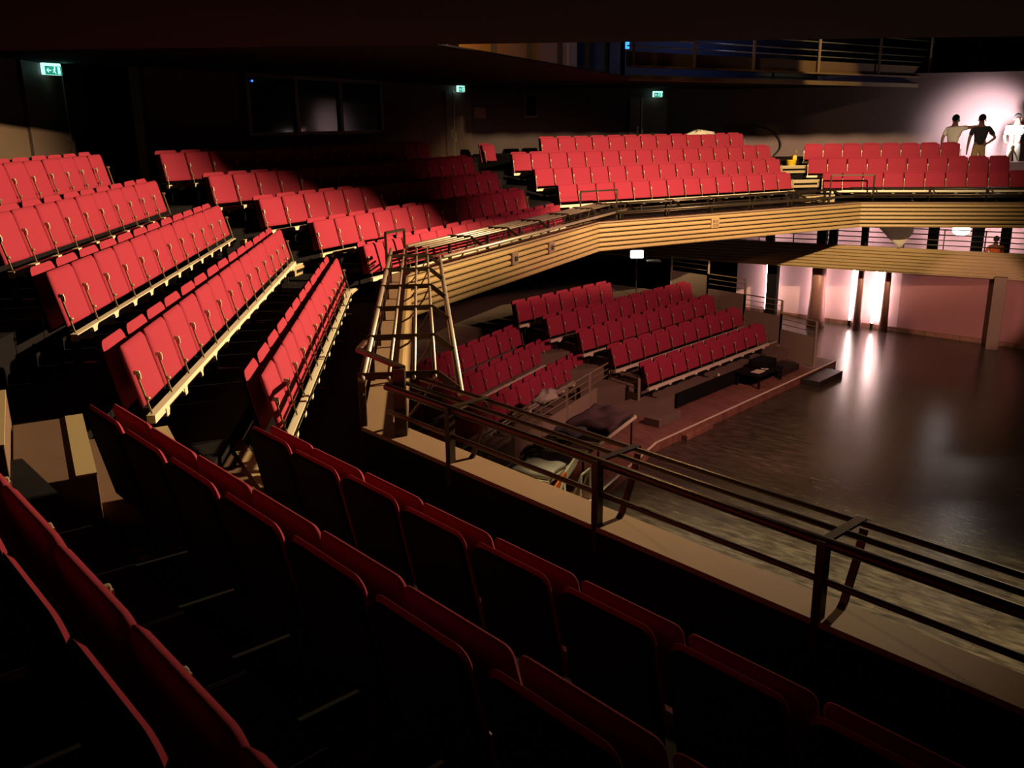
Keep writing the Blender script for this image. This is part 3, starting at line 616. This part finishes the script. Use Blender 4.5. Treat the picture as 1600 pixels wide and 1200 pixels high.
# black covered desk with white sheets, at the lower right
q = P(43, -9.45, 18.55, -5.82); root = empty('covered_desk', q, -R(43), 'black covered desk holding white sheets near the lower front row', 'desk')
MB().box((0, 0, 0.30), (0.62, 1.15, 0.05), bevel=0.01).build('desk_top', 'black', root)
MB().box((-0.05, 0.22, 0.42), (0.45, 0.6, 0.2), bevel=0.05).build('cover', 'black', root)
for sx in (-.27, .27):
    for sy in (-.52, .52): MB().box((sx, sy, 0.14), (.04, .04, .28)).build('leg', 'black', root)
sh = empty('paper_sheet', (q.x, q.y, q.z + .34), -R(43), 'white paper sheets lying on the black covered desk', 'paper')
MB().box((0.12, -0.30, 0.004), (0.22, 0.32, 0.006)).build('sheet', 'paper', sh); MB().box((0.17, -0.08, 0.03), (0.16, 0.10, 0.006), rz=.3).build('folded_sheet', 'paper', sh)
mb = MB(); qq = P(43, -9.80, 17.3, -5.44); mb.box(qq, (0.05, 0.05, 0.06), bevel=.01); tag(mb.build('paper_cup', 'paper'), 'tiny white cup standing on the lower front deck edge', 'cup')

root = empty('desk_lamp', (3.38, 23.9, 0.45 + 2.0), 0, 'small bright white lamp box glowing in the dark beneath the balcony', 'lamp')
MB().box((0, 0, .20), (0.34, 0.10, 0.20), bevel=.02).build('lamp_box', 'globe', root); MB().tube([(0, 0, -2.2), (0, 0, .1)], .015, 6).build('stand', 'blackm', root); MB().box((.45, 0, .02), (.35, .3, .03)).build('shelf', 'paper', root)
# trolleys with equipment on the platform
def trolley(az, n, t, L, W, H, label):
    root = empty('trolley', P(az, n, t, pz), -R(az), label, 'trolley')
    for y in (-W / 2, W / 2): pass
    for x in (-W / 2, W / 2): MB().bar((x, -L / 2, H), (x, L / 2, H), 0.03, 0.05).build('top_rail', 'cream', root)
    for y in (-L / 2, L / 2): MB().bar((-W / 2, y, H), (W / 2, y, H), 0.03, 0.05).build('end_rail', 'cream', root)
    MB().box((0, 0, H - 0.05), (W - .04, L - .04, 0.03)).build('shelf', 'blackm', root)
    for x in (-W / 2 + .05, W / 2 - .05):
        for y in (-L / 2 + .08, L / 2 - .08):
            MB().bar((x, y, 0.08), (x, y, H), 0.03).build('leg', 'blackm', root); MB().lathe((x, y, 0.045), [(.02, -.04), (.045, -.02), (.045, .02), (.02, .04)], 10).build('caster', 'cable', root)
    return root
trolley(29, -6.10, 14.0, 1.7, 0.95, 0.62, 'pale-framed trolley loaded with a folded brown drape')
trolley(29, -6.10, 12.05, 1.5, 0.85, 0.60, 'trolley heaped with cables and a white cushion by the near rail')
def blob(name, label, cat, az, n, t, z, size, m, amp=0.2, seed=1, sub=3, flat=True):
    random.seed(seed); bm = bmesh.new(); bmesh.ops.create_icosphere(bm, subdivisions=sub, radius=1.0)
    ph = [random.uniform(0, 6) for _ in range(6)]
    for v in bm.verts:
        k = 1 + amp * (math.sin(5 * v.co.x + ph[0]) * math.cos(6 * v.co.y + ph[1]) + 0.6 * math.sin(11 * v.co.y + ph[2]) * math.sin(9 * v.co.x + ph[3]))
        v.co = Vector((v.co.x * k, v.co.y * k, v.co.z * (1 + amp * math.sin(7 * v.co.x + 5 * v.co.y + ph[4]))))
        if flat and v.co.z < 0: v.co.z *= 0.05
        v.co = Vector((v.co.x * size[0], v.co.y * size[1], v.co.z * size[2]))
    me = bpy.data.meshes.new(name); bm.to_mesh(me); bm.free(); me.materials.append(M[m])
    for p in me.polygons: p.use_smooth = True
    o = bpy.data.objects.new(name, me); C.objects.link(o); o.location = P(az, n, t, z); o.rotation_euler = (0, 0, -R(az)); return tag(o, label, cat)
def drape(name, label, cat, az, n, t, z, size, m, amp, seed, th=0.05):
    random.seed(seed); bm = bmesh.new(); N = 14; ph = [random.uniform(0, 6) for _ in range(5)]; V = {}
    for side in (0, 1):
        for i in range(N + 1):
            for j in range(N + 1):
                u, v = i / N - .5, j / N - .5
                h = amp * (math.sin(9 * u + ph[0]) * math.cos(7 * v + ph[1]) + .5 * math.sin(15 * v + 4 * u + ph[2])) * (1 - abs(2 * u) ** 4) + th + amp
                V[side, i, j] = bm.verts.new((u * size[0] * (1 + .08 * math.sin(6 * v + ph[3])), v * size[1] * (1 + .08 * math.sin(5 * u + ph[4])), h if side else 0.0))
    for i in range(N):
        for j in range(N):
            bm.faces.new((V[1, i, j], V[1, i + 1, j], V[1, i + 1, j + 1], V[1, i, j + 1])); bm.faces.new((V[0, i, j], V[0, i, j + 1], V[0, i + 1, j + 1], V[0, i + 1, j]))
    for i in range(N):
        for (a, b) in (((i, 0), (i + 1, 0)), ((i + 1, N), (i, N)), ((0, i + 1), (0, i)), ((N, i), (N, i + 1))):
            bm.faces.new((V[0, a[0], a[1]], V[0, b[0], b[1]], V[1, b[0], b[1]], V[1, a[0], a[1]]))
    bmesh.ops.recalc_face_normals(bm, faces=bm.faces)
    me = bpy.data.meshes.new(name); bm.to_mesh(me); bm.free(); me.materials.append(M[m])
    for p in me.polygons: p.use_smooth = True
    o = bpy.data.objects.new(name, me); C.objects.link(o); o.location = P(az, n, t, z); o.rotation_euler = (0, 0, -R(az)); return tag(o, label, cat)
T1 = pz + 0.655
drape('folded_drape', 'crumpled brown drape folded over the pale-framed trolley', 'drape', 29, -6.05, 14.2, T1, (0.78, 1.15, 1), 'brown', 0.05, 3, 0.07)
drape('tarpaulin', 'blue-grey tarpaulin corner hanging over the pale-framed trolley end', 'tarpaulin', 29, -6.28, 13.35, T1, (0.5, 0.45, 1), 'grey', 0.03, 4, 0.05)
o = drape('seat_cushion', 'cream padded cushion lying on the near trolley', 'cushion', 29, -5.98, 11.62, T1 - .02, (0.62, 0.55, 1), 'white', 0.02, 8, 0.06)
for i, sd in enumerate((11, 12, 13)):
    random.seed(sd); pts = []
    for k in range(90):
        a = k * 0.30; rr = 0.16 + 0.025 * math.sin(k * .7 + i) + .02 * random.random(); pts.append((rr * math.cos(a) * (1 + .2 * i), rr * math.sin(a) * 1.3, 0.02 + 0.0016 * k + .012 * random.random()))
    o = MB().tube(pts, 0.012, 6).build('cable_coil', ['cable', 'metal', 'cable'][i], None, True); o.location = P(29, -6.28 + .06 * i, 12.02 + .36 * i, T1 + .01); o.scale = (.8, .8, 1)
    tag(o, ['black cable coil beside the cream cushion', 'silver cable coil in the middle of the near trolley', 'black cable coil at the far end of the near trolley'][i], 'cable')
root = empty('barrier_plank', P(29, -5.52, 11.62, pz), -R(29), 'orange and cream striped barrier plank leaning at the near trolley', 'plank')
MB().bar((0, -.45, .50), (0.0, 0.0, .64), 0.03, 0.14).build('orange_stripe', 'orange', root); MB().bar((0, 0, .64), (0, .38, .76), 0.03, 0.14).build('cream_stripe', 'paper', root)
MB().bar((-.02, -.55, 0), (0.02, -.10, .62), 0.03, 0.05).build('leg', 'paper', root); MB().bar((.10, -.20, 0), (0.0, -.05, .62), 0.03, 0.05).build('leg', 'paper', root)
root = empty('metal_frame', P(29, -5.40, 12.1, pz), -R(29), 'white painted folding frame standing at the platform edge', 'frame')
for a, b in [((0, -.2, 0), (0, -.16, .55)), ((0, .2, 0), (0, .16, .55)), ((0, -.16, .55), (0, .16, .55)), ((-.2, -.16, .0), (0, -.16, .55)), ((-.2, .2, .0), (0, .16, .55))]:
    MB().bar(a, b, 0.025).build('tube', 'paper', root)
blob('plastic_bag', 'crinkled clear plastic bag caught on the low grey balustrade', 'bag', 29, -7.14, 14.15, -4.86, (0.16, 0.34, 0.16), 'plastic', .25, 5)
blob('white_cloth', 'pale crumpled cloth lying on the seat backs of the crimson block', 'cloth', 61.04, -20.70, 17.75, -0.335, (0.07, 0.44, 0.11), 'white', .5, 33)

# yellow cleaner on the top step, black cable on the wall
q = Vector((8.08, 26.35, deckz(5, 2) + 0.2 + Z0)); root = empty('mop_bucket', q, 0, 'bright yellow bucket with wringer on the top tan step', 'bucket'); root.scale = (.7, .7, .7)
MB().lathe((0, 0, 0), [(0.15, 0), (0.17, 0.02), (0.20, 0.22), (0.21, 0.24)], 18).build('bucket', 'yellow', root, True)
MB().box((0.10, 0.0, 0.33), (0.16, 0.22, 0.18), bevel=.02).build('wringer', 'yellow', root); MB().tube([(0.12, 0, .4), (0.18, 0.0, .55), (0.17, .02, .62)], 0.02, 8).build('handle', 'yellow', root, True)
ctl = [P(100.19, -30.36, t_, z_) for t_, z_ in ((2.05, -.62), (1.98, -.38), (2.25, -.13), (2.85, -.22), (3.2, -.48), (3.28, -.8), (3.05, -1.1))]
def catmull(c, n=8):
    out = []; c = [c[0]] + c + [c[-1]]
    for i in range(1, len(c) - 2):
        for k in range(n):
            t = k / n; a, b, d, e = c[i - 1], c[i], c[i + 1], c[i + 2]
            out.append(0.5 * ((2 * b) + (d - a) * t + (2 * a - 5 * b + 4 * d - e) * t * t + (3 * b - a - 3 * d + e) * t ** 3))
    return out + [c[-2]]
tag(MB().tube(catmull(ctl), 0.022, 7).build('wall_cable', 'cable', None, True), 'black cable arching over the dusty wall between the crimson block and the steps', 'cable')

# ------------------------------------------------------------------ people
def skin_obj(name, joints, edges, m, parent, sub=2, root_i=0):
    bm = bmesh.new(); L = bm.verts.layers.skin.verify(); vs = []
    for i, (p, r) in enumerate(joints):
        v = bm.verts.new(p); v[L].radius = (r, r) if not isinstance(r, tuple) else r; v[L].use_root = (i == root_i); vs.append(v)
    for a, b in edges: bm.edges.new((vs[a], vs[b]))
    me = bpy.data.meshes.new(name); bm.to_mesh(me); bm.free(); me.materials.append(M[m])
    o = bpy.data.objects.new(name, me); C.objects.link(o); o.parent = parent
    k = o.modifiers.new('skin', 'SKIN'); k.use_smooth_shade = True; k.branch_smoothing = 0.4
    s_ = o.modifiers.new('sub', 'SUBSURF'); s_.levels = s_.render_levels = sub
    return o
def person(loc, rz, h, label, shirt, trousers, armL, armR, leg=0.0, drop=0.0, lean=0.0):
    # local frame: faces +x, y to its left; armL/armR = (elbow, wrist, hand direction)
    k = h / 1.78; root = empty('person', loc, rz, label, 'person')
    V0 = lambda x, y, z: Vector((x * k, y * k, z * k))
    V = lambda x, y, z: Vector((x * k, y * k, (z - drop) * k))
    D = lambda x, y, z: Vector((x * k, y * k, z * k))
    hx = lean
    pel, wai, che, nek, hd, top = V(0, 0, .95), V(hx * .3, 0, 1.10), V(hx * .7, 0, 1.33), V(hx, 0, 1.50), V(hx + .02, 0, 1.62), V(hx + .015, 0, 1.70)
    J = [(pel, (.115 * k, .14 * k)), (wai, (.10 * k, .135 * k)), (che, (.105 * k, .16 * k)), (nek, .055 * k), (hd, .085 * k), (top, .075 * k)]
    Ed = [(0, 1), (1, 2), (2, 3), (3, 4), (4, 5)]
    def add(p, r, par): J.append((p, r * k if not isinstance(r, tuple) else r)); Ed.append((par, len(J) - 1)); return len(J) - 1
    nose = add(V(hx + .105, 0, 1.625), .016, 4)
    sl = []
    limbs = {}
    for sgn, arm in ((1, armL), (-1, armR)):
        sh = V(hx * .8, .19 * sgn, 1.43); i = add(sh, .055, 2); el = V(*arm[0]); e = add(el, .042, i); wr = V(*arm[1]); w_ = add(wr, .026, e)
        hd_ = Vector(arm[2]).normalized(); palm = wr + hd_ * .07 * k; p_ = add(palm, .032, w_)
        side = hd_.cross(Vector((0, 0, 1))); side = side.normalized() if side.length > .1 else Vector((1, 0, 0))
        for f in range(4):
            off = side * (f - 1.5) * .019 * k; L_ = (.065, .078, .074, .058)[f] * k
            a = add(palm + off + hd_ * .035 * k, .0095, p_); bq = add(palm + off + hd_ * (.035 * k + L_ * .55) - Vector((0, 0, .004)), .0085, a); add(palm + off + hd_ * (.035 * k + L_) - Vector((0, 0, .012)), .0075, bq)
        a = add(palm - side * .035 * k - hd_ * .02 * k, .011, p_); add(palm - side * .06 * k + hd_ * .02 * k, .009, a)
        limbs[sgn] = (sh, el, wr)
    legs = {}
    for sgn in (1, -1):
        hp = V(0, .09 * sgn, .90); kn = V0(.02 + leg * sgn, .10 * sgn, .49); an = V0(-.01 + leg * sgn * .5, .11 * sgn, .08); toe = V0(.15 + leg * sgn * .5, .12 * sgn, .035)
        if drop: kn = V0(.40, .12 * sgn, .10); an = V0(-.02, .13 * sgn, .07); toe = V0(-.16, .13 * sgn, .05)
        i = add(hp, .085, 0); j = add(kn, .055, i); q_ = add(an, .038, j); add(toe, .036, q_); legs[sgn] = (hp, kn, an, toe)
    skin_obj('body', J, Ed, 'skin', root)
    # shirt
    J2 = [(wai - D(0, 0, .17), (.134 * k, .156 * k)), (wai, (.118 * k, .150 * k)), (che, (.125 * k, .178 * k)), (che + D(hx * .1, 0, .11), (.085 * k, .11 * k))]; E2 = [(0, 1), (1, 2), (2, 3)]
    for sgn, (sh, el, wr) in limbs.items():
        J2.append((sh, .073 * k)); E2.append((2, len(J2) - 1)); J2.append((sh + (el - sh) * .8, .062 * k)); E2.append((len(J2) - 2, len(J2) - 1))
    skin_obj('shirt', J2, E2, shirt, root)
    J3 = [(pel - D(0, 0, .03), (.130 * k, .152 * k)), (pel + D(0, 0, .11), (.122 * k, .148 * k))]; E3 = [(0, 1)]
    for sgn, (hp, kn, an, toe) in legs.items():
        b0 = len(J3); J3 += [(hp - D(0, 0, .04), .100 * k), (kn, .078 * k), (an + D(0, 0, .02), .066 * k)]; E3 += [(0, b0), (b0, b0 + 1), (b0 + 1, b0 + 2)]
    skin_obj('trousers', J3, E3, trousers, root)
    for sgn, (hp, kn, an, toe) in legs.items(): MB().box((an + toe) / 2 - D(0, 0, .01), (.27 * k, .10 * k, .085 * k), bevel=.025).build('shoe', 'cable', root)
    hb = bmesh.new(); bmesh.ops.create_icosphere(hb, subdivisions=3, radius=1.0)
    for v in hb.verts:
        v.co = Vector((v.co.x * .105 * k, v.co.y * .095 * k, v.co.z * .11 * k))
        if v.co.x > .035 * k and v.co.z < .05 * k: v.co.x = .035 * k
        if v.co.z < -.05 * k: v.co.z = -.05 * k
    me = bpy.data.meshes.new('hair'); hb.to_mesh(me); hb.free(); me.materials.append(M['hair'])
    for p_ in me.polygons: p_.use_smooth = True
    ho = bpy.data.objects.new('hair', me); C.objects.link(ho); ho.parent = root; ho.location = V(hx + .0, 0, 1.675)
    for sgn in (1, -1):
        MB().box(V(hx + .02, .092 * sgn, 1.62), (.035 * k, .016 * k, .055 * k), bevel=.006).build('ear', 'skin', root)
        MB().box(V(hx + .098, .032 * sgn, 1.648), (.008, .022 * k, .010 * k)).build('eye', 'black', root)
    MB().box(V(hx + .096, 0, 1.575), (.008, .045 * k, .010 * k)).build('mouth', 'colbrown', root)
    return root
dz5 = deckz(5, 1) + Z0
# navy shirt seen from behind, hand on the right hip
person((13.45, 26.45, dz5), R(80), 1.90, 'person in a navy shirt and khaki trousers seen from behind, hand on hip', 'navy', 'khaki',
       ((-.02, .27, 1.16), (.03, .28, .92), (0.05, 0, -1)), ((-.06, -.36, 1.17), (-.05, -.20, 1.04), (0.1, .9, -.35)))
# white clothes, arm stretched out sideways
person((12.74, 26.6, dz5), R(35), 1.90, 'person in white clothes stretching one arm out towards the wall', 'whiteclothes', 'whiteclothes',
       ((-.05, .26, 1.17), (.0, .30, .93), (0, 0.1, -1)), ((.20, -.32, 1.44), (.36, -.48, 1.48), (.7, -.7, .05)), lean=0.05)
person((15.05, 27.55, dz5), R(-110), 1.92, 'person in white clothes beside the glaring work lamp', 'whiteclothes', 'whiteclothes',
       ((-.02, .27, 1.16), (.10, .24, 1.0), (1, 0, 0)), ((-.02, -.27, 1.16), (.10, -.24, 1.0), (1, 0, 0)))
# tripod work lamp
q = Vector((14.50, 26.60, dz5)); root = empty('work_lamp', q, 0, 'glaring white work lamp on a tripod at the end of the far row', 'work lamp')
MB().tube([(0, 0, 0.5), (0, 0, 1.30)], 0.02, 8).build('mast', 'bracket', root, True)
for a in (200, 320, 80): MB().bar((0, 0, 0.95), (0.5 * math.cos(R(a)), 0.5 * math.sin(R(a)), 0.0), 0.035).build('leg', 'bracket', root)
MB().lathe((0, 0, .9), [(0.03, 0), (0.05, 0.02), (0.05, 0.1), (0.03, 0.12)], 10).build('collar', 'bracket', root)
MB().box((0, 0.03, 1.45), (0.42, 0.12, 0.30), bevel=.02).build('lamp_head', 'blackm', root)
MB().box((0, 0.10, 1.45), (0.38, 0.02, 0.26)).build('lamp_glass', 'lamp', root); MB().box((0, -0.04, 1.45), (0.38, 0.02, 0.26)).build('lamp_glass', 'lamp', root); MB().box((-0.215, 0.03, 1.45), (0.02, 0.14, 0.24)).build('side_glass', 'lamp', root)
light('work_lamp_side_light', 'POINT', (14.15, 26.75, dz5 - Z0 + 1.5), 40, (1.0, 0.9, 0.8), shadow_soft_size=0.1)
light('work_lamp_light', 'SPOT', (14.55, 27.0, dz5 - Z0 + 1.5), 850, (1.0, 0.84, 0.86), (14.6, 28.4, dz5 - Z0 + 1.4), spot_size=R(112), spot_blend=0.55, shadow_soft_size=0.15)
# mezzanine people
mzf = -3.95 + Z0
q = P(120, -27.9, -5.05, 0); person((q.x, q.y, mzf), R(10), 1.85, 'dark-clothed person leaning beside a mezzanine pillar', 'navy', 'navy', ((.1, .26, 1.2), (.28, .18, 1.1), (1, 0, 0)), ((.1, -.26, 1.2), (.28, -.18, 1.1), (1, 0, 0)), lean=.12)
q = P(120, -27.55, -0.76, 0); person((q.x, q.y, mzf), R(75), 1.45, 'dark-haired person in orange crouching low behind the mezzanine railing', 'orangecloth', 'navy', ((.1, .26, 1.2), (.30, .16, 1.12), (1, 0, 0)), ((.1, -.26, 1.2), (.30, -.16, 1.12), (1, 0, 0)), drop=0.66)
# pale cloth hung over the mezzanine rail
bm = bmesh.new(); top_ = []; N = 12
A_ = [(-3.75, -2.72), (-2.78, -2.72)]
vf = []
for side in (0, 1):
    for i in range(N + 1):
        for j in range(7):
            u, v = i / N, j / 6
            tt = -3.80 + 1.05 * u; hgt = 0.10 + 0.62 * (1 - abs(u - .68) / .68 if u < .68 else 1 - (u - .68) / .45); hgt = max(hgt, .12)
            z = -2.72 - v * hgt; n = -26.93 + .03 * math.sin(12 * u + 3 * v) + (0.02 if side else 0)
            vf.append(bm.verts.new(P(120, n, tt + .1 * v * (.68 - u), z)))
idx = lambda s_, i, j: vf[s_ * (N + 1) * 7 + i * 7 + j]
for i in range(N):
    for j in range(6):
        bm.faces.new((idx(1, i, j), idx(1, i + 1, j), idx(1, i + 1, j + 1), idx(1, i, j + 1))); bm.faces.new((idx(0, i, j), idx(0, i, j + 1), idx(0, i + 1, j + 1), idx(0, i + 1, j)))
for i in range(N):
    bm.faces.new((idx(0, i, 0), idx(0, i + 1, 0), idx(1, i + 1, 0), idx(1, i, 0))); bm.faces.new((idx(0, i, 6), idx(1, i, 6), idx(1, i + 1, 6), idx(0, i + 1, 6)))
bmesh.ops.recalc_face_normals(bm, faces=bm.faces)
me = bpy.data.meshes.new('hanging_cloth'); bm.to_mesh(me); bm.free()
sm = bpy.data.materials.new('sheer_pale_cloth'); sm.use_nodes = True; nt = sm.node_tree; bs_ = nt.nodes['Principled BSDF']; bs_.inputs['Base Color'].default_value = (.75, .68, .55, 1); bs_.inputs['Roughness'].default_value = .9
tr_ = nt.nodes.new('ShaderNodeBsdfTranslucent'); tr_.inputs[0].default_value = (.8, .72, .6, 1); mx_ = nt.nodes.new('ShaderNodeMixShader'); mx_.inputs[0].default_value = 0.6
nt.links.new(bs_.outputs[0], mx_.inputs[1]); nt.links.new(tr_.outputs[0], mx_.inputs[2]); nt.links.new(mx_.outputs[0], nt.nodes['Material Output'].inputs[0]); me.materials.append(sm)
for p_ in me.polygons: p_.use_smooth = True
o = bpy.data.objects.new('hanging_cloth', me); C.objects.link(o); tag(o, 'pale triangular cloth hung over the mezzanine railing', 'cloth')

# discs added under the unseen floodlight to block its downward light
root = FLOOD = empty('stage_floodlight', (LAMP[0], LAMP[1], LAMP[2] + Z0), 0, 'black stage floodlight with light-blocking discs and flag added around it', 'stage light')
MB().lathe((0, 0, -0.62), [(0.30, -0.02), (1.27, -0.02), (1.27, 0.0), (0.30, 0.0)], 32).build('light_block_ring', 'black', root)
MB().lathe((0.0, 0, -0.62), [(0.02, -0.01), (0.31, -0.01), (0.31, 0.01), (0.02, 0.01)], 24).build('light_block_disc', 'black', root)
for a in (20, 100): MB().bar((0.3 * math.cos(R(a - 60)), 0.3 * math.sin(R(a - 60)), -0.6), (0.3 * math.cos(R(a - 60)), 0.3 * math.sin(R(a - 60)), 6.5), .03).build('hanger', 'blackm', root)
# unseen flag added near the lamp, outline cut to shape the seat shadow
pl = [(-84, 8), (-84, -6.0), (-79, -8.5), (-76, -14.5), (-68, -18.5), (-62, -22.8), (-54, -24.5), (-46, -23.5), (-42, -20.0), (-38.5, -12.5), (-34, -9.5), (-33, -9.5)]
bm = bmesh.new()
def low(az_):
    for (a0, e0), (a1, e1) in zip(pl[1:-1], pl[2:]):
        if a0 <= az_ <= a1 and a1 > a0: return e0 + (e1 - e0) * (az_ - a0) / (a1 - a0)
    return -9.5
prev = None; first = None
for k in range(52):
    az_ = -84 + k; e_ = low(az_); q4 = []
    for rr, el_ in ((1.10, e_), (1.10, 10), (1.115, 10), (1.115, e_)): q4.append(bm.verts.new((rr * math.sin(R(az_)), rr * math.cos(R(az_)), 1.10 * math.tan(R(el_)))))
    if prev:
        for i in range(4): bm.faces.new((prev[i], prev[(i + 1) % 4], q4[(i + 1) % 4], q4[i]))
    else: bm.faces.new(q4)
    prev = q4
bm.faces.new(prev[::-1]); bmesh.ops.recalc_face_normals(bm, faces=bm.faces)
me = bpy.data.meshes.new('shadow_flag'); bm.to_mesh(me); bm.free(); me.materials.append(M['black'])
o = bpy.data.objects.new('shadow_flag', me); C.objects.link(o); o.parent = FLOOD
MB().bar((1.1 * math.sin(R(-35)), 1.1 * math.cos(R(-35)), .15), (.2, .2, .6), .03).build('bracket', 'blackm', FLOOD)
mb = MB(); N = 60; pr_ = []  # unseen black border added to shadow the top of the far wall
for k in range(N + 1):
    a_ = R(-35 + 57 * k / N); rr = 6.0 + 0.05 * math.sin(k * 1.7); pr_.append((LAMP[0] + rr * math.sin(a_), LAMP[1] + rr * math.cos(a_)))
for i_ in range(N): mb.bar((*pr_[i_], (1.44 + 8.9) / 2 + Z0), (*pr_[i_ + 1], (1.44 + 8.9) / 2 + Z0), 0.012, 8.9 - 1.44)
tag(mb.build('shade_border', 'black'), 'long black border added over the stage to shade the far wall', 'light blocker')
# house perimeter so that no light leaks in
for (nm, x0, y0, x1, y1) in [('wall_side', -25, -9, -24.8, 44), ('wall_side', 34.8, -9, 35, 44), ('wall_rear', -25, 43.8, 35, 44), ('wall_front', -25, -9.2, 35, -9)]:
    mb = MB(); mb.prism([(x0, y0), (x1, y0), (x1, y1), (x0, y1)], 0, 15.0); tag(mb.build(nm, 'black'), kind='structure')
